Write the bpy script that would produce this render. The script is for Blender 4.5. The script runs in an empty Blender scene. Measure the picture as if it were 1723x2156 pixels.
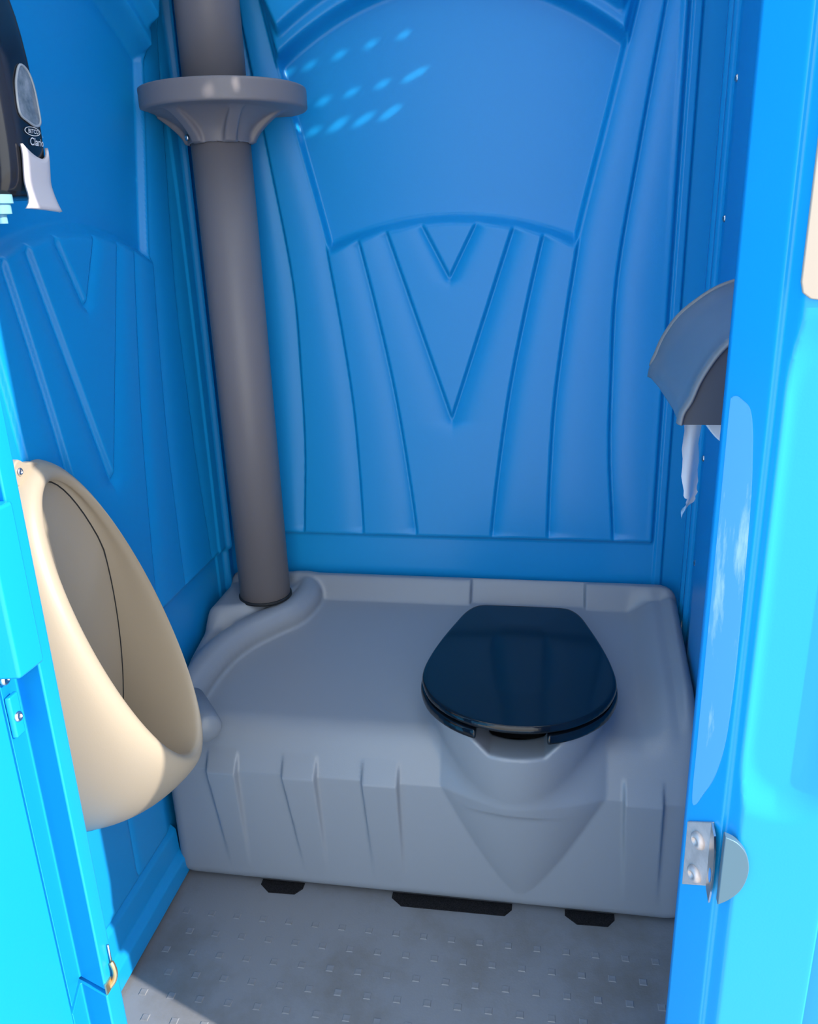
import bpy, math
import numpy as np
from mathutils import Vector, Matrix

# ------------------------------------------------------------------ camera, sky, sun, exposure
scene = bpy.context.scene
COL = scene.collection
W = 1.05                                            # inner width of the cabin; x right, y into the cabin, z up, back wall at y = 0

cam_data = bpy.data.cameras.new('camera')
cam = bpy.data.objects.new('camera', cam_data)
COL.objects.link(cam)
cam_data.sensor_fit = 'VERTICAL'
cam_data.sensor_height = 36.0
cam_data.lens = 1726.0 / 2156.0 * 36.0
cam_data.clip_start = 0.02
pitch, yaw, roll = (math.radians(a) for a in (19.149, 10.046, 2.005))
fwd = Vector((-math.sin(yaw) * math.cos(pitch), math.cos(yaw) * math.cos(pitch), -math.sin(pitch)))
right0 = Vector((math.cos(yaw), math.sin(yaw), 0))
down0 = fwd.cross(right0)
right = math.cos(roll) * right0 + math.sin(roll) * down0
down = -math.sin(roll) * right0 + math.cos(roll) * down0
m3 = Matrix((right, -down, -fwd)).transposed()
cam.matrix_world = Matrix.Translation((0.7492, -1.7399, 1.2641)) @ m3.to_4x4()
scene.camera = cam

SUN_EL = math.radians(30)
SUN_H = (-0.938, 0.347)                             # horizontal travel of the sunlight
SUN_DIR = Vector((SUN_H[0] * math.cos(SUN_EL), SUN_H[1] * math.cos(SUN_EL), -math.sin(SUN_EL)))
world = bpy.data.worlds.new('sky')
scene.world = world
world.use_nodes = True
bg = world.node_tree.nodes['Background']
bg.inputs[0].default_value = (0.86, 0.93, 1.0, 1)
bg.inputs[1].default_value = 2.25
sun_data = bpy.data.lights.new('sun', 'SUN')
sun_data.energy = 6.4
sun_data.angle = math.radians(0.53)
sun_data.color = (1.0, 0.95, 0.87)
sun = bpy.data.objects.new('sun', sun_data)
sun.location = (4, -3, 4)
sun.rotation_euler = SUN_DIR.to_track_quat('-Z', 'Y').to_euler()
COL.objects.link(sun)

vs = scene.view_settings
vs.view_transform = 'Standard'
vs.look = 'None'
vs.gamma = 1.0
vs.use_curve_mapping = False
vs.exposure = 0.16


# ------------------------------------------------------------------ materials
def material(name, color, rough=0.4, metal=0.0, spec=0.5, bump=0.0, bump_scale=300.0, vary=0.0, vary_scale=6.0, color2=None,
             translucent=0.0, coat=0.0, stretch=None, ramp=(.40, .66)):
    m = bpy.data.materials.new(name)
    m.use_nodes = True
    nt = m.node_tree
    b = nt.nodes['Principled BSDF']
    b.inputs['Base Color'].default_value = (*color, 1)
    b.inputs['Roughness'].default_value = rough
    b.inputs['Metallic'].default_value = metal
    b.inputs['Specular IOR Level'].default_value = spec
    if coat:
        b.inputs['Coat Weight'].default_value = coat
        b.inputs['Coat Roughness'].default_value = 0.05
    tc = nt.nodes.new('ShaderNodeTexCoord')
    if vary:
        n = nt.nodes.new('ShaderNodeTexNoise')
        n.inputs['Scale'].default_value = vary_scale
        n.inputs['Detail'].default_value = 8
        n.inputs['Roughness'].default_value = 0.65
        if stretch:
            mp = nt.nodes.new('ShaderNodeMapping')
            mp.inputs['Scale'].default_value = stretch
            nt.links.new(tc.outputs['Object'], mp.inputs['Vector'])
            nt.links.new(mp.outputs['Vector'], n.inputs['Vector'])
        else:
            nt.links.new(tc.outputs['Object'], n.inputs['Vector'])
        r = nt.nodes.new('ShaderNodeValToRGB')
        r.color_ramp.elements[0].position = ramp[0]
        r.color_ramp.elements[1].position = ramp[1]
        c2 = color2 or tuple(c * (1 - vary) for c in color)
        r.color_ramp.elements[0].color = (*color, 1)
        r.color_ramp.elements[1].color = (*c2, 1)
        nt.links.new(n.outputs['Fac'], r.inputs['Fac'])
        nt.links.new(r.outputs['Color'], b.inputs['Base Color'])
    if bump:
        n = nt.nodes.new('ShaderNodeTexNoise')
        n.inputs['Scale'].default_value = bump_scale
        n.inputs['Detail'].default_value = 3
        nt.links.new(tc.outputs['Object'], n.inputs['Vector'])
        bp = nt.nodes.new('ShaderNodeBump')
        bp.inputs['Strength'].default_value = bump
        bp.inputs['Distance'].default_value = 0.002
        nt.links.new(n.outputs['Fac'], bp.inputs['Height'])
        nt.links.new(bp.outputs['Normal'], b.inputs['Normal'])
    if translucent:
        out = nt.nodes['Material Output']
        tl = nt.nodes.new('ShaderNodeBsdfTranslucent')
        tl.inputs['Color'].default_value = (*color, 1)
        mx = nt.nodes.new('ShaderNodeMixShader')
        mx.inputs['Fac'].default_value = translucent
        nt.links.new(b.outputs[0], mx.inputs[1])
        nt.links.new(tl.outputs[0], mx.inputs[2])
        nt.links.new(mx.outputs[0], out.inputs['Surface'])
    return m


BLUE = material('blue_plastic', (0.006, 0.29, 0.65), 0.33, spec=0.36, bump=0.05, bump_scale=420)
GREY = material('grey_plastic', (0.262, 0.285, 0.315), 0.34, bump=0.06, bump_scale=420)
PIPE = material('pipe_grey', (0.215, 0.19, 0.19), 0.45, bump=0.05, bump_scale=500)
BEIGE = material('beige_plastic', (0.40, 0.325, 0.235), 0.40, bump=0.04, bump_scale=420)
BLACK = material('black_gloss', (0.004, 0.007, 0.011), 0.14, spec=0.5)
BLACKP = material('black_plastic', (0.010, 0.011, 0.015), 0.18)
DARK = material('dark_cavity', (0.01, 0.011, 0.013), 0.7)
GRIT = material('black_grit', (0.004, 0.0045, 0.005), 0.8, spec=0.15, bump=1.0, bump_scale=900, vary=1.0, vary_scale=700, color2=(0.035, 0.032, 0.035))
STEEL = material('steel', (0.62, 0.61, 0.60), 0.28, metal=1.0)
DULL = material('dull_steel', (0.60, 0.52, 0.49), 0.50, metal=0.6, vary=0.2, vary_scale=60)
BRASS = material('brass', (0.60, 0.46, 0.26), 0.35, metal=0.9)
WHITE = material('white_plastic', (0.70, 0.63, 0.62), 0.35)
PAPER = material('paper', (0.80, 0.81, 0.83), 0.85, translucent=0.25)
SMOKE = material('smoky_plastic', (0.16, 0.17, 0.19), 0.28)
SMOKE_D = material('smoky_plastic_end', (0.075, 0.08, 0.095), 0.30)
NOZZLE = material('nozzle', (0.30, 0.62, 0.74), 0.25, translucent=0.3)
WINDOW = material('window_plastic', (0.10, 0.13, 0.15), 0.12, vary=1.0, vary_scale=28, color2=(0.32, 0.34, 0.36))
RIMTP = material('smoky_rim', (0.21, 0.20, 0.20), 0.35)
RIM = material('window_rim', (0.35, 0.38, 0.40), 0.15)
INK = material('white_ink', (0.72, 0.72, 0.72), 0.5)
ROOF = material('roof_translucent', (0.90, 0.93, 0.96), 0.5, translucent=0.55)
SIGN = material('beige_sign', (0.40, 0.33, 0.27), 0.5)
LIT_PATCH = material('pale_lit_plastic', (0.10, 0.38, 0.66), 0.45, vary=1.0, vary_scale=16, color2=(0.42, 0.62, 0.78), stretch=(3.0, 3.0, .55), ramp=(.56, .70))  # pale blue base is painted light, the whiter streaks are scuffs
TAB = material('galvanised', (0.09, 0.17, 0.23), 0.45, metal=0.3)
GROUND = material('pale_concrete', (0.62, 0.58, 0.52), 0.9, bump=0.3, bump_scale=60, vary=0.25, vary_scale=5)
FLOOR = material('floor_grey', (0.225, 0.23, 0.245), 0.44, bump=0.12, bump_scale=260, vary=1.0, vary_scale=3.0, color2=(0.150, 0.135, 0.118), ramp=(.47, .70))


# ------------------------------------------------------------------ helpers
def tag(o, label=None, cat=None, group=None, kind=None):
    if label: o['label'] = label
    if cat: o['category'] = cat
    if group: o['group'] = group
    if kind: o['kind'] = kind
    return o


def empty(name, loc=(0, 0, 0)):
    o = bpy.data.objects.new(name, None)
    o.empty_display_size = 0.05
    o.location = loc
    COL.objects.link(o)
    return o


def mesh(name, verts, faces, mat, parent=None, smooth=True, at=None):
    me = bpy.data.meshes.new(name)
    verts = np.asarray(verts, float)
    if at is None and parent is not None:
        at = parent_world(parent)
        me.from_pydata((verts - at).tolist(), [], faces)
        o = bpy.data.objects.new(name, me)
    else:
        me.from_pydata(verts.tolist(), [], faces)
        o = bpy.data.objects.new(name, me)
    me.materials.append(mat)
    if smooth:
        me.polygons.foreach_set('use_smooth', [True] * len(me.polygons))
    me.update()
    COL.objects.link(o)
    if parent is not None:
        o.parent = parent
    return o


def parent_world(p):
    v = np.zeros(3)
    while p is not None:
        v += np.array(p.location)
        p = p.parent
    return v


def fast_mesh(name, verts, quads, mat, parent=None, smooth=True):
    me = bpy.data.meshes.new(name)
    verts = np.asarray(verts, np.float32)
    if parent is not None:
        verts = verts - parent_world(parent).astype(np.float32)
    quads = np.asarray(quads, np.int32)
    me.vertices.add(len(verts)); me.vertices.foreach_set('co', verts.ravel())
    me.loops.add(quads.size); me.loops.foreach_set('vertex_index', quads.ravel())
    me.polygons.add(len(quads))
    me.polygons.foreach_set('loop_start', np.arange(0, quads.size, 4, dtype=np.int32))
    me.polygons.foreach_set('loop_total', np.full(len(quads), 4, np.int32))
    me.polygons.foreach_set('use_smooth', np.full(len(quads), smooth))
    me.update(calc_edges=True)
    me.validate()
    me.materials.append(mat)
    o = bpy.data.objects.new(name, me)
    COL.objects.link(o)
    if parent is not None:
        o.parent = parent
    return o


def sstep(x, a, b):
    t = np.clip((x - a) / (b - a), 0, 1)
    return t * t * (3 - 2 * t)


def smin(a, b, k):
    h = np.clip(0.5 + 0.5 * (b - a) / k, 0, 1)
    return b + (a - b) * h - k * h * (1 - h)


def smax(a, b, k):
    return -smin(-a, -b, k)


def nets(name, F, lo, hi, res, mat, parent=None, newton=3):
    """closed smooth surface F = 0 (F < 0 inside)"""
    lo = np.array(lo, float); hi = np.array(hi, float)
    n = np.ceil((hi - lo) / res).astype(int) + 1
    ax = [lo[i] + res * np.arange(n[i]) for i in range(3)]
    V = np.empty(n, np.float32)
    Y, Z = np.meshgrid(ax[1], ax[2], indexing='ij')
    step = max(1, int(400000 / Y.size))
    for i in range(0, n[0], step):
        X = ax[0][i:i + step][:, None, None]
        V[i:i + step] = F(X + 0 * Y[None], Y[None] + 0 * X, Z[None] + 0 * X)
    S = V < 0
    cnt = np.zeros(n - 1, np.int8)
    for dx in (0, 1):
        for dy in (0, 1):
            for dz in (0, 1):
                cnt += S[dx:n[0] - 1 + dx, dy:n[1] - 1 + dy, dz:n[2] - 1 + dz]
    act = np.argwhere((cnt > 0) & (cnt < 8))
    ids = np.full(n - 1, -1, np.int32)
    ids[tuple(act.T)] = np.arange(len(act))
    acc = np.zeros((len(act), 3)); num = np.zeros(len(act))
    for a in range(3):
        b, c = [i for i in range(3) if i != a]
        for u in (0, 1):
            for v in (0, 1):
                o0 = np.zeros(3, int); o0[b] = u; o0[c] = v
                o1 = o0.copy(); o1[a] = 1
                v0 = V[tuple((act + o0).T)]; v1 = V[tuple((act + o1).T)]
                cr = (v0 < 0) != (v1 < 0)
                t = np.where(cr, v0 / np.where(v0 == v1, 1, v0 - v1), 0)
                p = np.tile(o0.astype(float), (len(act), 1)); p[:, a] += t
                acc[cr] += p[cr]; num[cr] += 1
    P = lo + res * (act + acc / num[:, None])
    for _ in range(newton):
        e = res * 0.2
        f = F(P[:, 0], P[:, 1], P[:, 2])
        g = np.stack([(F(P[:, 0] + e * (i == 0), P[:, 1] + e * (i == 1), P[:, 2] + e * (i == 2))
                       - F(P[:, 0] - e * (i == 0), P[:, 1] - e * (i == 1), P[:, 2] - e * (i == 2))) / (2 * e) for i in range(3)], 1)
        d = -(f / np.maximum((g * g).sum(1), 0.2))[:, None] * g
        l = np.linalg.norm(d, axis=1, keepdims=True)
        P = P + d * np.minimum(1, res * 0.5 / np.maximum(l, 1e-9))
    quads = []
    for a in range(3):
        b, c = [(1, 2), (2, 0), (0, 1)][a]
        sl0 = [slice(1, -1)] * 3; sl0[a] = slice(0, -1)
        sl1 = [slice(1, -1)] * 3; sl1[a] = slice(1, None)
        A = S[tuple(sl0)]; B = S[tuple(sl1)]
        e = np.argwhere(A != B)
        base = e + 1; base[:, a] -= 1
        flip = A[tuple(e.T)]
        def cell(db, dc):
            q = base.copy(); q[:, b] += db; q[:, c] += dc
            return ids[tuple(q.T)]
        q = np.stack([cell(-1, -1), cell(0, -1), cell(0, 0), cell(-1, 0)], 1)
        q[~flip] = q[~flip][:, ::-1]
        quads.append(q)
    quads = np.concatenate(quads)
    quads = quads[(quads >= 0).all(1)]
    return fast_mesh(name, P, quads, mat, parent)


def grid_wall(name, A, B, point, h, mat, hole=None, thick=0.012, parent=None):
    """wall sheet with real thickness: point(a, b, h) gives the place of a relief height h"""
    na, nb = len(A), len(B)
    a, b = np.meshgrid(A, B, indexing='ij')
    H = h(a, b)
    front = np.stack(point(a, b, H), -1).reshape(-1, 3)
    back = np.stack(point(a, b, H - thick), -1).reshape(-1, 3)
    i, j = np.meshgrid(np.arange(na - 1), np.arange(nb - 1), indexing='ij')
    keep = np.ones(i.shape, bool)
    if hole is not None:
        ca = (A[:-1] + A[1:]) / 2; cb = (B[:-1] + B[1:]) / 2
        keep = ~hole(*np.meshgrid(ca, cb, indexing='ij'))
    v0 = (i * nb + j)[keep]
    q = np.stack([v0, v0 + nb, v0 + nb + 1, v0 + 1], 1)
    N = na * nb
    quads = [q, q[:, ::-1] + N]
    kp = np.pad(keep, 1)
    for (di, dj, p, r) in ((-1, 0, (0, 0), (0, 1)), (1, 0, (1, 1), (1, 0)), (0, -1, (1, 0), (0, 0)), (0, 1, (0, 1), (1, 1))):
        edge = keep & ~kp[1 + di:na + di, 1 + dj:nb + dj]
        vi = (i * nb + j)[edge]
        va = vi + p[0] * nb + p[1]; vb = vi + r[0] * nb + r[1]
        quads.append(np.stack([va, vb, vb + N, va + N], 1))
    return fast_mesh(name, np.concatenate([front, back]), np.concatenate(quads), mat, parent)


def prism(name, poly, axis, lo, hi, mat, parent=None, smooth=False, bevel=0.0, seg=2):
    """polygon (two other axes, in xyz order) pushed along an axis"""
    n = len(poly)
    V = []
    for t in (lo, hi):
        for p in poly:
            q = list(p); q.insert(axis, t); V.append(q)
    F = [list(range(n))[::-1], [n + k for k in range(n)]] + [[k, (k + 1) % n, n + (k + 1) % n, n + k] for k in range(n)]
    o = mesh(name, V, F, mat, parent, smooth)
    import bmesh
    bm = bmesh.new(); bm.from_mesh(o.data); bmesh.ops.recalc_face_normals(bm, faces=bm.faces); bm.to_mesh(o.data); bm.free()
    if bevel:
        md = o.modifiers.new('bevel', 'BEVEL'); md.width = bevel; md.segments = seg; md.limit_method = 'ANGLE'; md.angle_limit = 0.5
        md.harden_normals = False
        o.data.polygons.foreach_set('use_smooth', [True] * len(o.data.polygons))
        wn = o.modifiers.new('normals', 'WEIGHTED_NORMAL'); wn.keep_sharp = False
    return o


def box(name, lo, hi, mat, parent=None, bevel=0.0):
    (a, b, c), (d, e, f) = lo, hi
    return prism(name, [(a, b), (d, b), (d, e), (a, e)], 2, c, f, mat, parent, bevel=bevel)


def lathe(name, prof, centre, axis, mat, parent=None, n=48, smooth=True):
    """profile (radius, height) turned about an axis direction through centre"""
    w = Vector(axis).normalized()
    u = w.orthogonal().normalized(); v = w.cross(u)
    c = Vector(centre)
    V, F = [], []
    for r, t in prof:
        for k in range(n):
            an = 2 * math.pi * k / n
            V.append(c + w * t + u * (r * math.cos(an)) + v * (r * math.sin(an)))
    m = len(prof)
    for i in range(m - 1):
        for k in range(n):
            F.append([i * n + k, i * n + (k + 1) % n, (i + 1) * n + (k + 1) % n, (i + 1) * n + k])
    F.append(list(range(n))[::-1]); F.append([(m - 1) * n + k for k in range(n)])
    o = mesh(name, V, F, mat, parent, smooth)
    return o


def sharp(o, angle=35):
    o.data.set_sharp_from_angle(angle=math.radians(angle))
    return o


def tube(name, pts, r, mat, parent=None, n=8, closed=False):
    pts = [Vector(p) for p in pts]
    V, F = [], []
    m = len(pts)
    prev = None
    for i, p in enumerate(pts):
        t = (pts[(i + 1) % m] - pts[i - 1]) if closed else (pts[min(i + 1, m - 1)] - pts[max(i - 1, 0)])
        t.normalize()
        u = t.orthogonal().normalized() if prev is None else (prev - t * prev.dot(t)).normalized()
        prev = u
        v = t.cross(u)
        for k in range(n):
            a = 2 * math.pi * k / n
            V.append(p + (u * math.cos(a) + v * math.sin(a)) * r)
    for i in range(m if closed else m - 1):
        for k in range(n):
            a, b = i * n, ((i + 1) % m) * n
            F.append([a + k, a + (k + 1) % n, b + (k + 1) % n, b + k])
    if not closed:
        F.append(list(range(n))[::-1]); F.append([(m - 1) * n + k for k in range(n)])
    return mesh(name, V, F, mat, parent)


def spline(pts, per=8, closed=False):
    P = np.array(pts, float); n = len(P); out = []
    for i in range(n if closed else n - 1):
        p0, p1, p2, p3 = (P[(i + d) % n] if closed else P[min(max(i + d, 0), n - 1)] for d in (-1, 0, 1, 2))
        for k in range(per):
            t = k / per
            out.append(0.5 * (2 * p1 + (p2 - p0) * t + (2 * p0 - 5 * p1 + 4 * p2 - p3) * t * t + (3 * p1 - p0 - 3 * p2 + p3) * t ** 3))
    if not closed: out.append(P[-1])
    return np.array(out)


def poly_sdf(px, py, poly):
    d = np.full(px.shape, 1e9); s = np.ones(px.shape)
    n = len(poly)
    for i in range(n):
        ax, ay = poly[i]; bx, by = poly[i - 1]
        ex, ey = bx - ax, by - ay
        wx, wy = px - ax, py - ay
        t = np.clip((wx * ex + wy * ey) / (ex * ex + ey * ey), 0, 1)
        d = np.minimum(d, (wx - ex * t) ** 2 + (wy - ey * t) ** 2)
        c1 = py >= ay; c2 = py < by; c3 = ex * wy > ey * wx
        flip = (c1 & c2 & c3) | (~c1 & ~c2 & ~c3)
        s = np.where(flip, -s, s)
    return s * np.sqrt(d)


_rivet_mesh = {}


def rivet(name, loc, axis, r, mat, parent, label=None):
    key = (round(r, 5), mat.name)
    if key not in _rivet_mesh:
        o = lathe(name, [(r * 1.0, -0.002), (r, 0.0004), (r * .93, r * .30), (r * .7, r * .48), (r * .42, r * .55), (r * .40, r * .30), (0.0004, r * .28)],
                  (0, 0, 0), (0, 0, 1), mat, None, n=20)
        _rivet_mesh[key] = o.data
        first = o
    else:
        first = bpy.data.objects.new(name, _rivet_mesh[key]); COL.objects.link(first)
    first.parent = parent
    first.location = Vector(loc) - Vector(parent_world(parent))
    first.rotation_euler = Vector(axis).to_track_quat('Z', 'Y').to_euler()
    if label: first['label'] = label
    return first


# ------------------------------------------------------------------ walls with moulded relief
T_Z, T_U = [.42, .59, .79, .95, 1.156, 1.40, 1.632, 1.69, 2.1], [.356, .354, .338, .334, .336, .366, .398, .404, .45]
S_Z, S_U = [.42, .593, .75, .9, 1.05, 1.18, 1.26, 1.476, 1.686, 2.1], [.212, .212, .214, .220, .235, .252, .265, .315, .36, .44]
R_Z, R_U = [.42, .59, .75, .93, 1.10, 1.245, 1.3], [.075, .086, .102, .126, .158, .190, .203]
(T_Z, T_U), (S_Z, S_U), (R_Z, R_U) = (spline(list(zip(a, b)), 10).T for a, b in ((T_Z, T_U), (S_Z, S_U), (R_Z, R_U)))


def pattern(u, z, bottom=0.593):
    """moulded relief shared by the back and side walls; u = distance from the wall's axis, height towards the room"""
    a = np.abs(u)
    h = 0.012 * sstep(0.437 - a, -0.004, 0.006) * sstep(z - bottom, -0.004, 0.007)
    arch = 1.289 - 0.0545 * (a / 0.26) ** 2
    arch_up = 1.6994 - 1.097 * a ** 2
    below = sstep(arch - 0.020 - z, -0.004, 0.008)

    def groove(f, d=0.0105, w=0.022):
        s = a - f
        return -d * np.where(s > 0, np.exp(-np.maximum(s, 0) / w), sstep(s, -0.006, 0.0005))
    onp = sstep(0.43 - a, 0.0, 0.01) * sstep(z - bottom, 0.0, 0.02)
    h = h + onp * groove(np.interp(z, T_Z, T_U), 0.011, 0.024)
    sU = np.interp(z, S_Z, S_U)
    h = h + onp * groove(sU, 0.010, 0.024)
    h = h + onp * below * groove(np.interp(z, R_Z, R_U))
    f2 = (z - 0.864) / (1.257 - 0.864) * 0.130
    h = h + onp * below * groove(f2, 0.0105, 0.024) * np.where(f2 < 0, np.exp(np.minimum(f2, 0) / 0.004), 1)
    f1 = (z - 1.160) / (1.267 - 1.160) * 0.056
    h = h + onp * below * groove(f1, 0.009, 0.012) * np.where(f1 < 0, np.exp(np.minimum(f1, 0) / 0.004), 1)
    inside = sstep(sU - 0.003 - a, -0.004, 0.010)
    h = h - 0.026 * inside * sstep(z - arch, -0.026, 0.002) * sstep(arch_up - z, -0.004, 0.016)
    band = sstep(sU - 0.012 - a, -0.006, 0.006) * sstep(z - arch_up, -0.006, 0.006)
    h = h + 0.016 * band
    blk = sstep(0.315 + (z - 1.607) * 0.42 - a, -0.006, 0.012) * sstep(z - arch_up - 0.030, -0.006, 0.012)
    h = h + 0.024 * blk
    return h


def h_back(x, z):
    h = pattern(x - 0.544, z)
    h = h + 0.004 * sstep(x, 0.986, 0.990) - 0.010 * sstep(x, 1.003, 1.007)
    return h


wall_back = grid_wall('wall_back', np.arange(-0.02, W + 0.03, .0025), np.arange(0.40, 2.10, .004),
                      lambda x, z, h: (x, -h, z), h_back, BLUE)
tag(wall_back, 'moulded blue plastic back wall with chevron ribs below an arched recess', kind='structure')


def h_left(y, z):
    u = y + 0.484
    h = pattern(u, z, 0.567)
    low = sstep(y, -0.44, -0.50)                      # in front of the tank the panel runs on down to the kick ledge
    h = h + 0.012 * low * sstep(0.437 - np.abs(u), -0.004, 0.006) * sstep(z, 0.118, 0.130) * (1 - sstep(z, 0.563, 0.574))
    h = h - 0.006 * low * np.exp(-np.abs(y + 0.615) / 0.004) * sstep(z, 0.12, 0.15) * (1 - sstep(z, 0.60, 0.80))
    h = h + 0.013 * sstep(y, -0.062, -0.052) - 0.014 * sstep(y, -0.046, -0.040)
    h = h + 0.004 * sstep(y, -0.093, -0.088)
    return h


wall_left = grid_wall('wall_left', np.arange(-1.0, 0.020, .0022)[::-1], np.arange(-0.02, 2.10, .0045),
                      lambda y, z, h: (h, y, z), h_left, BLUE)
tag(wall_left, 'moulded blue plastic side wall behind the urinal and soap dispenser', kind='structure')

# vent holes high on the right wall; sun falls through them as small bright patches on the back wall
SPOTS = [(.244, 1.566), (.290, 1.577), (.352, 1.592), (.414, 1.606), (.480, 1.618), (.540, 1.627), (.568, 1.634),
         (.262, 1.503), (.314, 1.513), (.372, 1.525), (.434, 1.536), (.489, 1.544), (.508, 1.553),
         (.243, 1.455), (.290, 1.459), (.334, 1.464), (.347, 1.473), (.386, 1.471), (.401, 1.480), (.440, 1.480), (.456, 1.490)]
DOTS = [(.189, -.281, 1.497, .0115), (.226, -.2625, 1.5035, .0115)]      # two more holes, whose light meets the collar rim


def vents(y, z):
    """slanted louvre slots: a slot is where the sun reaches one of the bright patches"""
    m = np.zeros(y.shape, bool)
    t = (0.010 - y) / SUN_DIR.y
    bx = W + t * SUN_DIR.x; bz = z + t * SUN_DIR.z
    for k, (sx, sz) in enumerate(SPOTS):
        dx, dz = bx - sx, bz - sz
        u = dx * .93 + dz * .37; v = -dx * .37 + dz * .93
        L, T = (.0165, .0078) if k < 7 else (.0185, .0085)
        m |= np.abs(u) / L + np.abs(v) / T < 1.15
    for px, py, pz, r in DOTS:
        t = (py - y) / SUN_DIR.y
        m |= np.hypot(W + t * SUN_DIR.x - px, z + t * SUN_DIR.z - pz) < r
    return m


def h_right(y, z):
    h = 0.010 * sstep(y, -0.058, -0.053) - 0.016 * sstep(y, -0.044, -0.040)
    h = h + 0.008 * sstep(-y, 0.078, 0.082) - 0.010 * sstep(-y, 0.094, 0.098) + 0.012 * sstep(-y, 0.178, 0.186)
    return h


wall_right = grid_wall('wall_right', np.concatenate([np.arange(-1.0, -.64, .010), np.arange(-.64, 0.022, .002)]), np.concatenate([np.arange(-0.02, 1.70, .012), np.arange(1.70, 2.10, .002)]),
                       lambda y, z, h: (W - h, y, z), h_right, BLUE, hole=vents, thick=0.004)
tag(wall_right, 'blue plastic side wall with flanged corner behind the paper dispenser', kind='structure')

for z in (1.70, 1.397, 1.268, 1.025, .798, .57):
    rivet('rivet', (0.018, -h_back(np.array(0.018), np.array(z)) - 0.0005, z), (0.3, -1, 0), 0.0045, STEEL, wall_back, None)
for y, z in ((-.116, 1.484), (-.115, 1.26), (-.116, 1.04), (-.116, .817), (-.127, .60)):
    rivet('rivet', (W - float(h_right(np.array(y), np.array(z))) - 0.0002, y, z), (-1, 0, 0), 0.0065, STEEL, wall_right, None)

# ------------------------------------------------------------------ floor, roof, ledges
floor = box('floor', (0.0, -1.02, -0.03), (W, 0.0, 0.0), FLOOR)
tag(floor, 'grey moulded floor with rows of small raised squares', kind='structure')
stud = None
for row in range(10):
    y = -0.5605 - 0.0462 * row
    for k in range(20):
        x = 0.012 + (0.0265 if row % 2 else 0.0) + 0.0528 * k
        if x > W - 0.03 or x < 0.05: continue
        if stud is None:
            s, t, e = 0.0068, 0.0055, 0.0011
            stud = mesh('tread_stud', [(-s, -s, 0), (s, -s, 0), (s, s, 0), (-s, s, 0), (-t, -t, e), (t, -t, e), (t, t, e), (-t, t, e)],
                        [[4, 5, 6, 7], [0, 1, 5, 4], [1, 2, 6, 5], [2, 3, 7, 6], [3, 0, 4, 7]], FLOOR, None, False)
            o = stud
        else:
            o = bpy.data.objects.new('tread_stud', stud.data); COL.objects.link(o)
        o.parent = floor
        o.location = (x, y, 0.0)
for x0, x1 in ((.19, .279), (.463, .701), (.803, .896)):
    prism('drain_slot', [(x0, -.462), (x1, -.462), (x1, -.476), (x1 - .013, -.4925), (x0 + .022, -.4945), (x0, -.476)], 2, -0.001, 0.0022, GRIT, floor)

ceiling = box('ceiling', (-0.02, -1.16, 2.10), (W + 0.02, 0.02, 2.112), ROOF)
tag(ceiling, 'pale translucent roof panel letting daylight in', kind='structure')
base = prism('baseboard_left', [(-0.002, .128), (.014, .112), (.016, .062), (.030, .050), (.032, .009), (-.002, .009)], 1, -1.0, -0.462, BLUE, bevel=.004)
tag(base, 'stepped blue ledge along the foot of the urinal wall', kind='structure')
ground = box('ground', (-6, -7, -0.30), (7, 5, -0.20), GROUND)
tag(ground, 'pale ground outside the cabin', kind='structure')
sill = box('trim_4', (-0.02, -1.15, -0.20), (W + 0.05, -0.99, -0.004), BLUE, bevel=.006)
tag(sill, 'blue base sill below the door opening', kind='structure')

# ------------------------------------------------------------------ front frame
# right front panel: flared reveal, groove, outer face with a moulded pocket
YF = -1.055
TILT = -0.09                                         # the outer face comes forward slightly to the right
RA = np.array([.905, -1.0]); RD = np.array([.022, -.04]); RD = RD / np.linalg.norm(RD); RN = np.array([-.8762, -.4819])


def on_reveal(s, z, off=0.0):
    p = RA + RD * s + RN * off
    return (p[0], p[1], z)


def reveal_prism(name, poly, lo, hi, mat, parent, bevel=0.0):
    n = len(poly)
    V = [on_reveal(a, z, lo) for a, z in poly] + [on_reveal(a, z, hi) for a, z in poly]
    F = [list(range(n)), [n + k for k in range(n)][::-1]] + [[k, n + k, n + (k + 1) % n, (k + 1) % n] for k in range(n)]
    o = mesh(name, V, F, mat, parent, False)
    import bmesh
    bm = bmesh.new(); bm.from_mesh(o.data); bmesh.ops.recalc_face_normals(bm, faces=bm.faces); bm.to_mesh(o.data); bm.free()
    if bevel:
        md = o.modifiers.new('bevel', 'BEVEL'); md.width = bevel; md.segments = 2; md.limit_method = 'ANGLE'; md.angle_limit = 0.6
    return o


def F_panel(x, y, z):
    face = (YF + TILT * (x - .940) - y)                                        # > 0 in front of the outer face
    px = np.abs(x - 0.970) - 0.0475
    pz = np.maximum(0.722 - z, z - 1.192)
    q = smax(px, pz, 0.05)                               # rounded pocket
    pocket = 0.0105 * sstep(-q, -0.003, 0.026)
    groove = 0.022 * sstep(x, 1.021, 1.026) * sstep(1.10 - x, 0.0, 0.01) * sstep(0.70 - z, 0, .02)
    rev = (x - RA[0]) * RN[0] + (y - RA[1]) * RN[1]
    s = (x - RA[0]) * RD[0] + (y - RA[1]) * RD[1]
    d = smax(face + pocket + groove, rev, 0.005)
    d = smax(d, -np.maximum(-(rev + 0.0045), 0.0465 - s), 0.002)
    d = smax(d, x - 1.13, 0.006)
    d = np.maximum(d, y + 0.992)
    return np.maximum(np.maximum(d, z - 1.45), 0.30 - z)


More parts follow.
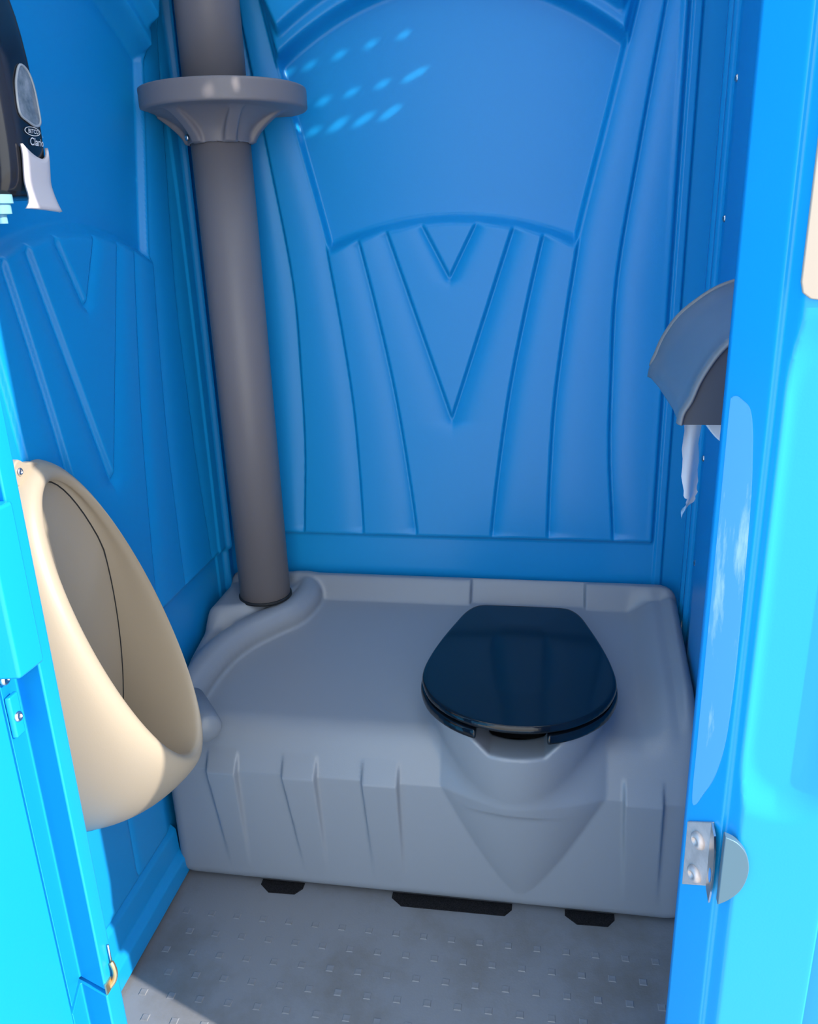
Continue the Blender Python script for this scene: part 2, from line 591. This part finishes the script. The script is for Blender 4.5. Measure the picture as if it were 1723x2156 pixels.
wall_front = nets('wall_front', F_panel, (0.895, -1.085, 0.29), (1.14, -0.985, 1.46), 0.003, BLUE)
tag(wall_front, 'sunlit blue front panel beside the doorway with a moulded pocket', kind='structure')
plan = [(.905, -.992), (.905, -1.0), (.9276, -1.041), (.9315, -1.0395), (.936, -1.053), (.940, YF), (1.13, YF + TILT * .19), (1.13, -.992)]
upper = prism('trim_2', plan, 2, 1.4505, 2.10, BLUE, bevel=.002)
tag(upper, 'blue front panel continuing up beside the doorway', kind='structure')
lower = prism('trim_5', plan, 2, -0.004, 0.2995, BLUE, bevel=.002)
tag(lower, 'blue front panel foot beside the doorway', kind='structure')
header = box('trim_3', (0.0, -1.055, 1.97), (.94, -0.99, 2.10), BLUE, bevel=.006)
tag(header, 'blue header above the door opening', kind='structure')

# patch of light on the reveal, put into the colour, plus scuffs
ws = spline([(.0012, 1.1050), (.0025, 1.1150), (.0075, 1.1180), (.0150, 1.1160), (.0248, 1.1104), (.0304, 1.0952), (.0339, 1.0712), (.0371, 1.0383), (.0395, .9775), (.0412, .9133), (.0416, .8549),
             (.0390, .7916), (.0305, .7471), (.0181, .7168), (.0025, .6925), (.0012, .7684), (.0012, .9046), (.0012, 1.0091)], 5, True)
strip = reveal_prism('light_patch', [tuple(p) for p in ws], -.001, .0010, LIT_PATCH, wall_front)
strip['label'] = 'pale patch of painted light with scuffs on the door reveal'
# beige sign above the pocket
sg = [(.936, 1.42), (.936, 1.215), (.938, 1.207), (.944, 1.2025), (.952, 1.2015), (1.10, 1.2015), (1.10, 1.42)]
sign = prism('sign_plate', sg, 1, YF - 0.003, YF + 0.001, SIGN, bevel=.001)
for v in sign.data.vertices: v.co.y += TILT * (v.co.x - .940)
tag(sign, 'plain beige plate at the top of the right blue front panel', 'sign')

# hasp
hasp = empty('hasp_bracket', (.915, -1.02, .65))
tag(hasp, 'riveted metal hasp bracket on the right door reveal', 'bracket')
reveal_prism('plate', [(-.0005, .6674), (.0355, .6941), (.0385, .6169), (.0002, .5853)], -.0005, .0028, DULL, hasp, .0010)
fl = [(.0350, .6935), (.0463, .6871), (.0511, .6719), (.0528, .6499), (.0528, .629), (.0499, .6082), (.0385, .6169)]
n_ = len(fl)
V = [on_reveal(a, z, .0010 + (a - .035) * .45) for a, z in fl] + [on_reveal(a, z, .0034 + (a - .035) * .45) for a, z in fl]
fo = mesh('flange', V, [list(range(n_)), [n_ + k for k in range(n_)][::-1]] + [[k, n_ + k, n_ + (k + 1) % n_, (k + 1) % n_] for k in range(n_)], STEEL, hasp, False)
hr = []
for k in range(20):
    t = 2 * math.pi * k / 20
    a = .0462 + .0038 * math.cos(t); z = .6396 + .0085 * math.sin(t)
    hr.append(on_reveal(a, z, .0036 + (a - .035) * .45))
mesh('padlock_hole', hr, [list(range(20))], BLUE, hasp, False)
for a, z in ((.0189, .6586), (.0184, .6153)):
    rivet('rivet', on_reveal(a, z, .0026), (*RN, 0), 0.0098, DULL, hasp)
tb = spline([(.9265, .700), (.938, .695), (.947, .684), (.951, .668), (.950, .652), (.945, .637), (.936, .625), (.9265, .617)], 4)
tabo = prism('strike_tab', [tuple(p) for p in tb], 1, YF - 0.006, YF + 0.003, TAB, bevel=.002)
for v in tabo.data.vertices: v.co.y += TILT * (v.co.x - .940)
tag(tabo, 'rounded dull grey strike tab beside the metal hasp', 'tab')

# left door post and the open door leaf hung on it
post = prism('trim_1', [(.0, -.992), (.198, -.992), (.2, -.996), (.2, -1.017), (.198, -1.0185), (.157, -1.0045), (.1555, -1.006), (.170, -1.048), (.0, -1.048)], 2, 0.343, 2.10, BLUE, bevel=.0015)
tag(post, 'sunlit blue door post with a stepped edge beside the urinal', kind='structure')
foot = prism('trim_6', [(.0, -.990), (.201, -.990), (.203, -.995), (.203, -1.021), (.201, -1.0225), (.159, -1.008), (.1575, -1.0095), (.172, -1.052), (.0, -1.052)], 2, -0.004, 0.336, BLUE, bevel=.0015)
tag(foot, 'blue foot of the left door post under a thin dark seam', kind='structure')
door = box('door_1', (.128, -1.70, .20), (.1715, -1.0515, 1.96), BLUE, bevel=.003)
tag(door, 'open blue door leaf in full sun beside the left post', kind='structure')
cover = prism('hinge_cover', [(.1705, -1.018), (.206, -1.016), (.208, -1.022), (.206, -1.060), (.1705, -1.066)], 2, .826, 1.012, BLUE, post, bevel=.004)
prism('latch_pad', [(.1702, -1.029), (.1765, -1.031), (.1765, -1.046), (.1702, -1.048)], 2, .742, .793, BLUE, post, bevel=.002)
rivet('rivet', (.1765, -1.039, .766), (1, 0, 0.2), .0062, STEEL, post)
rivet('rivet', (.176, -1.046, .817), (1, 0, 0), .007, STEEL, post)
hinge = empty('spring_hinge', (.2, -1.0, .34))
tag(hinge, 'small brass hinge clip at the foot of the left door post', 'hinge')
tube('hinge_clip', spline([(.2000, -1.010, .338), (.2055, -1.006, .346), (.2075, -1.004, .356), (.2060, -1.003, .366), (.2030, -1.002, .372)], 5), .0034, BRASS, hinge)
box('hinge_leaf', (.2001, -1.020, .334), (.2025, -1.006, .352), BRASS, hinge)
tube('hinge_pin', [(.2030, -1.0015, .366), (.2025, -1.001, .400)], .0014, STEEL, hinge)

# ------------------------------------------------------------------ waste tank with the toilet bowl moulded in
tank = empty('toilet_tank', (.53, -.24, 0))
tag(tank, 'grey moulded waste tank with toilet bowl across the back of the cabin', 'toilet')
BX, BY = .705, -.325
RIBS = [((.107, .130), (.168, .172), .012), ((.260, .287), (.327, .335), .012), ((.417, .430), (.487, .490), .012), ((.899, .908), (.968, .971), .012)]
RIDGE = np.array([(.196, -.028, .470), (.207, -.075, .462), (.192, -.130, .452), (.150, -.172, .444), (.108, -.215, .435), (.075, -.270, .424), (.055, -.335, .408), (.042, -.420, .380)])
RIDGE = spline(RIDGE, 4)


def deck(x, y):
    h = .355 + .235 * (y + .476)
    shift = .010 * sstep(x, .583, .588) * (1 - sstep(x, .836, .841))
    h = h + (.503 - h) * sstep(y, -.066 + shift, -.034 + shift)
    h = h + (.030 * sstep(x, .925, .985) + .016 * sstep(x, .995, 1.02)) * (1 - sstep(y, -.07, -.03)) * sstep(y, -.52, -.30)
    h = h + .036 * (1 - sstep(x, .030, .080)) * sstep(y, -.42, -.30) * (1 - sstep(y, -.07, -.03))
    corner = np.sqrt(np.maximum(x - .02, 0) ** 2 + np.maximum(-.02 - y, 0) ** 2)
    h = h + np.maximum(.487 - h, 0) * (1 - sstep(corner, .165, .21))
    return h


def front(x, z):
    y = np.where(z < .277, -.478, -.478 + (z - .277) * .42)
    r = np.zeros_like(y + 0 * x)
    for (a0, a1), (b0, b1), p in RIBS:
        t = np.clip((.277 - z) / .22, 0, 1)
        xa = a0 + (a1 - a0) * t; xb = b0 + (b1 - b0) * t
        pr = np.where(z < .277, p * np.clip((z - .045) / .235, 0, 1), p + (z - .277) * .42 - (z - .277) * .72)
        r = np.maximum(r, np.maximum(pr, 0) * sstep(x, xa - .003, xa + .003) * (1 - sstep(x, xb - .003, xb + .003)))
    ak = .140 * np.clip((z - .040) / .220, 0.0001, 1.1) ** .75
    q = np.clip(1 - ((x - BX - .012) / ak) ** 2, 0, 1)
    keel = .038 * np.clip((z - .045) / .215, 0, 1) * q ** .95
    return y - np.maximum(r, keel)


def F_tank(x, y, z):
    d = smax(z - deck(x, y), front(x, z) - y, .030)
    # raised hose ridge
    rd = np.full(x.shape, 1e9)
    sel = (x < .30)
    if sel.any():
        xs, ys, zs = x[sel], y[sel], z[sel]
        m = np.full(xs.shape, 1e9)
        for p, q in zip(RIDGE[:-1], RIDGE[1:]):
            e = q - p
            t = np.clip(((xs - p[0]) * e[0] + (ys - p[1]) * e[1] + (zs - p[2]) * e[2]) / (e @ e), 0, 1)
            m = np.minimum(m, (xs - p[0] - e[0] * t) ** 2 + (ys - p[1] - e[1] * t) ** 2 + (zs - p[2] - e[2] * t) ** 2)
        rd[sel] = np.sqrt(m) - .033
    d = smin(d, rd, .014)
    d = smin(d, np.sqrt((x - .172) ** 2 + (y + .036) ** 2 + (z - .488) ** 2) - .017, .012)
    # bowl riser
    t = np.clip((z - .262) / (.437 - .262), 0, 1)
    a = .134 + .046 * t ** .8
    b = np.where(y < BY, .192 + .045 * t ** .8, .230)
    rr = np.sqrt(((x - BX) / a) ** 2 + ((y - BY) / b) ** 2)
    bowl = (rr - 1) * np.minimum(a, b)
    bowl = smax(bowl, z - .437, .016)
    bowl = smax(bowl, .2635 - z, .004)
    d = smin(d, bowl, .022)
    # well of the bowl and the notch at its lip
    well = np.maximum((np.sqrt(((x - BX) / .115) ** 2 + ((y - BY) / .165) ** 2) - 1) * .115, .20 - z)
    d = smax(d, -well, .006)
    hw = .044 + np.clip(z - .402, 0, 1) * 1.1
    notch = np.maximum(np.maximum((np.abs(x - .709) - hw) * .75, .404 - z), y + .45)
    d = smax(d, -notch, .007)
    # outer box with rounded upright corners and foot
    d = smax(d, .0135 - x, .030)
    d = smax(d, x - 1.036, .045)
    d = smax(d, .006 - z, .030)
    return smax(d, y + .020, .006)


body = nets('tank_body', F_tank, (.0, -.60, -.006), (1.052, -.010, .530), .0036, GREY, tank, newton=2)
hole = lathe('bowl_well', [(.110, 0), (.110, .002)], (BX, BY, .212), (0, 0, 1), DARK, tank)
half = [(0, -.562), (.06, -.553), (.11, -.527), (.15, -.485), (.172, -.435), (.178, -.39), (.172, -.33), (.158, -.26), (.138, -.185), (.124, -.140), (.108, -.112), (.088, -.099), (.045, -.097)]
outl = spline([(BX + x, y) for x, y in half] + [(BX - x, y) for x, y in half[::-1][:-1]], 4, True)


def F_lid(x, y, z):
    p = poly_sdf(x, y, outl)
    return smax(p, np.abs(z - (.4665 + .003 * np.clip(-p / .1, 0, 1))) - .0075, .006)


def F_seat(x, y, z):
    p = poly_sdf(x, y, outl) + .001 - .004
    ring = smax(p, np.abs(z - .447) - .0095, .007)
    ring = smax(ring, -(p + .062), .006)
    gap = np.maximum(np.abs(x - .700) - .060, y + .40)
    return smax(ring, -gap, .004)


nets('toilet_seat', F_seat, (.50, -.59, .430), (.91, -.08, .462), .0025, BLACK, tank, newton=2)['label'] = 'black open-front seat ring'
lid = nets('toilet_lid', F_lid, (.50, -.59, .455), (.91, -.08, .482), .0025, BLACK, tank, newton=2)
lid['label'] = 'closed glossy black lid'
rivet('screw', (.172, -.050, .494), (0, -1, .6), .005, STEEL, tank)

# ------------------------------------------------------------------ vent pipe with collar shelf
pipe = empty('vent_pipe', (.1243, -.12, .48))
tag(pipe, 'tall round grey vent pipe in the corner passing through a flared collar', 'pipe')
lathe('lower_pipe', [(.0562, .486), (.0562, 1.49)], (.1243, -.12, 0), (0, 0, 1), PIPE, pipe, n=64)
lathe('upper_pipe', [(.0585, 1.49), (.0585, 2.098)], (.1243, -.12, 0), (0, 0, 1), PIPE, pipe, n=64)
lathe('pipe_gasket', [(.0595, .484), (.0595, .4895), (.0570, .4905)], (.1243, -.12, 0), (0, 0, 1), DARK, pipe, n=64)


def F_collar(x, y, z):
    cx, cy = .141, -.1275
    r = np.sqrt((x - cx) ** 2 + (y - cy) ** 2)
    disc = smax(r - .154, np.abs(z - 1.497) - .019, .006)
    rp = np.sqrt((x - .1243) ** 2 + (y + .12) ** 2)
    t = np.clip((z - 1.424) / (1.482 - 1.424), 0, 1)
    an = np.arctan2(y + .12, x - .1243)
    fun = rp - (.0595 + .066 * t ** 2.4)
    fun = smax(smax(fun, 1.424 - z, .003), z - 1.490, .004)
    # thick webs between scooped bays
    web = np.full(x.shape, 1e9)
    for k in range(6):
        a0 = math.radians(-112 + 60 * k)
        da = (an - a0 + math.pi) % (2 * math.pi) - math.pi
        w = np.abs(rp * np.sin(np.clip(da, -1.5, 1.5))) - .012
        web = np.minimum(web, np.where(np.cos(da) > 0, w, 1e9))
    rib = smax(smax(web, rp - (.067 + .062 * t ** 1.5), .006), np.maximum(1.4245 - z, z - 1.490), .003)
    d = smin(disc, smin(fun, rib, .006), .010)
    d = np.maximum(d, .0565 - rp)
    return np.maximum(np.maximum(d, .014 - x), y + .014)


collar = nets('collar', F_collar, (.008, -.290, 1.418), (.305, -.005, 1.522), .0024, PIPE, pipe, newton=2)
rivet('screw', (.079, -.170, 1.434), (-.67, -.74, 0), .006, STEEL, pipe)

# ------------------------------------------------------------------ urinal
UY = -.70
urinal = empty('urinal', (0.02, UY, .33))
tag(urinal, 'beige moulded urinal with a deep oval bowl mounted on the left wall', 'urinal')
NT = 56
th = np.linspace(0, 2 * np.pi, NT, endpoint=False)


def loop(top, bot, a, ar=None):
    c, s = np.cos(th), np.sin(th)
    f = (1 + c) / 2
    x = bot[0] + (top[0] - bot[0]) * f
    z = bot[1] + (top[1] - bot[1]) * f
    y = UY + np.where(s > 0, ar or a, a) * (1 + .034 * c) * s
    return np.stack([x, y, z], 1)


OUT = [((.037, .934), (.199, .486), .094, .094), ((.041, .939), (.208, .482), .099, .0952), ((.041, .948), (.212, .470), .113, .0945), ((.034, .956), (.190, .438), .130, .100),
       ((.022, .961), (.130, .379), .142, .120), ((.010, .964), (.060, .339), .148, .130), ((.000, .965), (.000, .322), .150, .135)]
loops = [loop(*o) for o in OUT][::-1]
inner1 = loop((.032, .930), (.190, .482), .092)
bk = loop((.020, .930), (.050, .440), .092)
bk[:, 0] = np.minimum(.050, np.maximum(.050 - (bk[:, 2] - .80) * .22, .018))
mid = inner1 * .5 + bk * .5
cen = np.array([(.05, UY, .68)])
mid[:, 1:] += (mid[:, 1:] - cen[0, 1:]) * .04
allp = loops + [inner1, mid, bk]
V = np.concatenate(allp); Fq = []
for i in range(len(allp) - 1):
    for k in range(NT):
        Fq.append([i * NT + k, i * NT + (k + 1) % NT, (i + 1) * NT + (k + 1) % NT, (i + 1) * NT + k])
last = (len(allp) - 1) * NT
Fq.append([last + k for k in range(NT)])
Fq.append([k for k in range(NT)][::-1])
ub = mesh('urinal_bowl', V, Fq, BEIGE, urinal)
import bmesh
bm = bmesh.new(); bm.from_mesh(ub.data)
cr = bm.edges.layers.float.new('crease_edge')
bm.verts.ensure_lookup_table()
for e in bm.edges:
    a, b = e.verts[0].index, e.verts[1].index
    if a >= last and b >= last or (a < NT and b < NT):
        e[cr] = 1.0; e.smooth = False
bmesh.ops.recalc_face_normals(bm, faces=bm.faces)
bm.to_mesh(ub.data); bm.free()
sd = ub.modifiers.new('subdivision', 'SUBSURF'); sd.levels = 2; sd.render_levels = 2
tube('seam', [tuple(p + np.array([.0006, 0, 0])) for p in bk], .0011, DARK, urinal, n=6, closed=True)['label'] = 'dark parting line round the bowl back'
lug = prism('mounting_lug', [tuple(p) for p in spline([(-.765, .945), (-.760, .966), (-.745, .977), (-.728, .968), (-.700, .960), (-.70, .93)], 4, True)], 0, .006, .024, BEIGE, urinal, bevel=.005)
rivet('screw', (.024, -.747, .960), (1, 0, 0), .006, STEEL, urinal)
# drain spigot on the tank behind the urinal
lathe('drain_fitting', [(.0005, -.055), (.026, -.055), (.030, .045), (.029, .060), (.024, .068), (.0005, .070)], (.085, -.442, .383), (.62, -.75, -.10), GREY, tank, n=32)['label'] = 'short round drain stub behind the urinal'

# ------------------------------------------------------------------ soap dispenser
SY = -.734
soap = empty('soap_dispenser', (0.012, SY, 1.31))
tag(soap, 'black soap dispenser with a white push lever at the top left of the wall', 'dispenser')
SZ = np.array([1.312, 1.316, 1.33, 1.36, 1.40, 1.45, 1.50, 1.54, 1.58, 1.615, 1.635, 1.643])
SX = np.array([.096, .104, .112, .116, .117, .116, .112, .105, .092, .070, .045, .018])
SWZ = np.array([.049, .051, .052, .052, .052, .052, .051, .049, .045, .037, .026, .010])


def soap_x(y, z):
    xf = np.interp(z, SZ, SX); w = np.interp(z, SZ, SWZ)
    t = np.clip(np.abs((y - SY) / w), 0, .999)
    return xf * (1 - t ** 4.6) ** (1 / 4.6)


V, Fq = [], []
NS = 33
for z, xf, w in zip(SZ, SX, SWZ):
    for k in range(NS):
        an = math.pi * k / (NS - 1)
        c, s = math.cos(an), math.sin(an)
        V.append((.006 + xf * abs(s) ** (2 / 4.6) - .006, SY - w * math.copysign(abs(c) ** (2 / 4.6), c), z))
for i in range(len(SZ) - 1):
    for k in range(NS - 1):
        a = i * NS + k
        Fq.append([a, a + 1, a + NS + 1, a + NS])
    Fq.append([i * NS, i * NS + NS, i * NS + 2 * NS - 1, i * NS + NS - 1])
Fq.append(list(range(NS))[::-1]); Fq.append([(len(SZ) - 1) * NS + k for k in range(NS)])
sb = mesh('dispenser_body', V, Fq, BLACKP, soap)
bm = bmesh.new(); bm.from_mesh(sb.data); bmesh.ops.recalc_face_normals(bm, faces=bm.faces); bm.to_mesh(sb.data); bm.free()
md = sb.modifiers.new('subdivision', 'SUBSURF'); md.levels = 1; md.render_levels = 1


def on_soap(y, z, off):
    return (float(soap_x(np.array(y), np.array(z))) + off, y, z)


# lever
U = np.linspace(0, 1, 17); VV = np.linspace(0, 1, 13)
V, Fq = [], []
y0, y1 = -.758, -.696
for u in U:
    yy = y0 + (y1 - y0) * u
    top = 1.374 - .015 * (1 - ((u - .62) / .62) ** 2 if u < .62 else 1 - ((u - .62) / .38) ** 2)
    bot = 1.302 - .004 * u
    for v in VV:
        z = top + (bot - top) * v
        flare = .006 + .008 * max(0, (v - .45) / .55) ** 2
        yv = yy + .006 * max(0, v - .5) * u - .018 * (max(0, (v - .75) / .25) ** 2) * max(0, 1 - u * 3)
        V.append((float(soap_x(np.array(min(max(yy, SY - .045), SY + .045)), np.array(max(z, 1.33)))) + flare, yv, z))
nv = len(VV)
for i in range(len(U) - 1):
    for j in range(nv - 1):
        Fq.append([i * nv + j, (i + 1) * nv + j, (i + 1) * nv + j + 1, i * nv + j + 1])
lever = mesh('push_lever', V, Fq, WHITE, soap)
sm = lever.modifiers.new('thickness', 'SOLIDIFY'); sm.thickness = .004; sm.offset = 1
lever['label'] = 'pinkish white push lever'
# sight window
wo = spline([(-.727, 1.463), (-.739, 1.450), (-.745, 1.435), (-.747, 1.409), (-.733, 1.401), (-.719, 1.397), (-.707, 1.400), (-.700, 1.410), (-.700, 1.426), (-.705, 1.444), (-.714, 1.459)], 4, True)
cy_, cz_ = wo.mean(0)
V = [on_soap(cy_, cz_, .0010)]; Fq = []
for f in (.5, 1.0):
    for y, z in wo: V.append(on_soap(cy_ + (y - cy_) * f, cz_ + (z - cz_) * f, .0010))
n_ = len(wo)
for k in range(n_):
    Fq.append([0, 1 + k, 1 + (k + 1) % n_]); Fq.append([1 + k, 1 + n_ + k, 1 + n_ + (k + 1) % n_, 1 + (k + 1) % n_])
mesh('sight_window', V, Fq, WINDOW, soap)
tube('window_rim', [on_soap(y, z, .001) for y, z in wo], .0016, RIM, soap, closed=True)


def lettering(body, y, z, size, shear, name, parent):
    cu = bpy.data.curves.new(name, 'FONT')
    cu.body = body; cu.size = size; cu.shear = shear; cu.offset = size * .012
    o = bpy.data.objects.new(name, cu)
    COL.objects.link(o)
    dg = bpy.context.evaluated_depsgraph_get()
    me = bpy.data.meshes.new_from_object(o.evaluated_get(dg))
    bpy.data.objects.remove(o); bpy.data.curves.remove(cu)
    n = len(me.vertices); co = np.empty(n * 3); me.vertices.foreach_get('co', co); co = co.reshape(-1, 3)
    pw = parent_world(parent)
    new = np.array([on_soap(y + c[0], z + c[1], .0012) for c in co]) - pw
    me.vertices.foreach_set('co', new.ravel()); me.update()
    me.materials.clear(); me.materials.append(INK)
    o = bpy.data.objects.new(name, me); COL.objects.link(o); o.parent = parent
    return o


lettering('BETCO', -.7365, 1.3880, .0068, .2, 'lettering', soap)['label'] = 'white maker lettering in a small oval'
ov = [(-.7265 + .0160 * math.cos(t), 1.3902 + .0048 * math.sin(t)) for t in np.linspace(0, 2 * math.pi, 40)[:-1]]
tube('oval_mark', [on_soap(y, z, .001) for y, z in ov], .0005, INK, soap, closed=True, n=5)
lettering('Clario', -.7365, 1.3745, .0125, .25, 'lettering', soap)['label'] = 'white product lettering'
tri = [(-.7045, 1.3850), (-.7010, 1.3850), (-.7028, 1.3885)]
mesh('leaf_mark', [on_soap(y, z, .0014) for y, z in tri], [[0, 1, 2]], INK, soap, False)
noz = lathe('nozzle', [(.0005, 0), (.016, 0), (.016, -.010), (.0125, -.011), (.0125, -.022), (.006, -.023), (.006, -.033), (.0005, -.033)], (.086, -.772, 1.3175), (0, 0, 1), NOZZLE, soap, n=28)
sharp(noz)

# ------------------------------------------------------------------ toilet paper dispenser and roll
PROF = [(1.047, 1.180), (1.024, 1.178), (1.001, 1.174), (.977, 1.165), (.953, 1.149), (.930, 1.128), (.913, 1.100), (.905, 1.078), (.901, 1.068), (.899, 1.056), (.898, 1.048)]
tp = empty('paper_dispenser', (1.045, -.665, 1.048))
tag(tp, 'smoky grey quarter-round toilet paper dispenser on the right wall', 'dispenser')
prof = spline(PROF, 4)
ys = [-.822, -.819, -.812, -.80, -.74, -.60, -.53, -.518, -.511, -.508]
gr = [.0, .003, .004, .0, -.003, -.003, .0, .004, .003, .0]
V, Fq = [], []
nrm = np.gradient(prof, axis=0); nrm = np.stack([nrm[:, 1], -nrm[:, 0]], 1); nrm /= np.linalg.norm(nrm, axis=1)[:, None]
if nrm[10, 0] > 0: nrm = -nrm
for y, g in zip(ys, gr):
    for k, p in enumerate(prof):
        lip = .0035 * sstep(np.array(p[1]), 1.072, 1.058)
        q = p + nrm[k] * (g + float(lip))
        V.append((q[0], y, q[1]))
m_ = len(prof)
for i in range(len(ys) - 1):
    for k in range(m_ - 1):
        Fq.append([i * m_ + k, i * m_ + k + 1, (i + 1) * m_ + k + 1, (i + 1) * m_ + k])
cov = mesh('cover', V, Fq, SMOKE, tp)
sm = cov.modifiers.new('thickness', 'SOLIDIFY'); sm.thickness = .003; sm.offset = 0
endp = [tuple(p + nrm[k] * .0025) for k, p in enumerate(prof)] + [(1.047, 1.048)]
for y in (-.818, -.517):
    prism('end_panel', endp, 1, y, y + .004, SMOKE_D, tp)
tube('cover_rim', [(p[0] + nrm[k][0] * .004, -.510, p[1] + nrm[k][1] * .004) for k, p in enumerate(prof[:-6])], .0045, RIMTP, tp)['label'] = 'lighter grey edge band'
box('back_plate', (1.043, -.815, 1.048), (1.0505, -.515, 1.178), SMOKE_D, tp)
box('roll_spindle', (.972, -.814, 1.068), (.988, -.514, 1.082), SMOKE_D, tp)

roll = empty('toilet_paper_roll', (.980, -.745, 1.075))
tag(roll, 'white toilet paper roll under the smoky dispenser with a torn strip hanging', 'toilet paper')
rl = lathe('roll', [(.018, -.052), (.056, -.052), (.0575, -.050), (.0575, .050), (.056, .052), (.018, .052)], (.976, -.745, 1.070), (0, 1, 0), PAPER, roll, n=48)
sharp(rl)
L = [(.9045, 1.062), (.9035, 1.042), (.904, 1.01), (.9055, .978), (.909, .955), (.912, .951), (.9095, .940), (.907, .927)]
Rr = [(.930, 1.062), (.9275, 1.042), (.927, 1.01), (.9285, .978), (.9285, .958), (.928, .949), (.924, .941), (.914, .931)]
Ls, Rs = spline(L, 3), spline(Rr, 3)
V, Fq = [], []
nu = 7
for i in range(len(Ls)):
    for k in range(nu):
        f = k / (nu - 1)
        p = Ls[i] * (1 - f) + Rs[i] * f
        wob = .0008 * math.sin(i * 1.9 + k) if k in (0, nu - 1) else 0
        crump = .004 * math.sin(i * 1.3 + k * 2.1) * max(0, (i - 12) / 10)
        V.append((p[0] + wob, -.785 + .030 * f + .006 * math.sin(f * 6 + i * .25) + crump, p[1]))
for i in range(len(Ls) - 1):
    for k in range(nu - 1):
        Fq.append([i * nu + k, i * nu + k + 1, (i + 1) * nu + k + 1, (i + 1) * nu + k])
sheet = mesh('hanging_sheet', V, Fq, PAPER, roll)
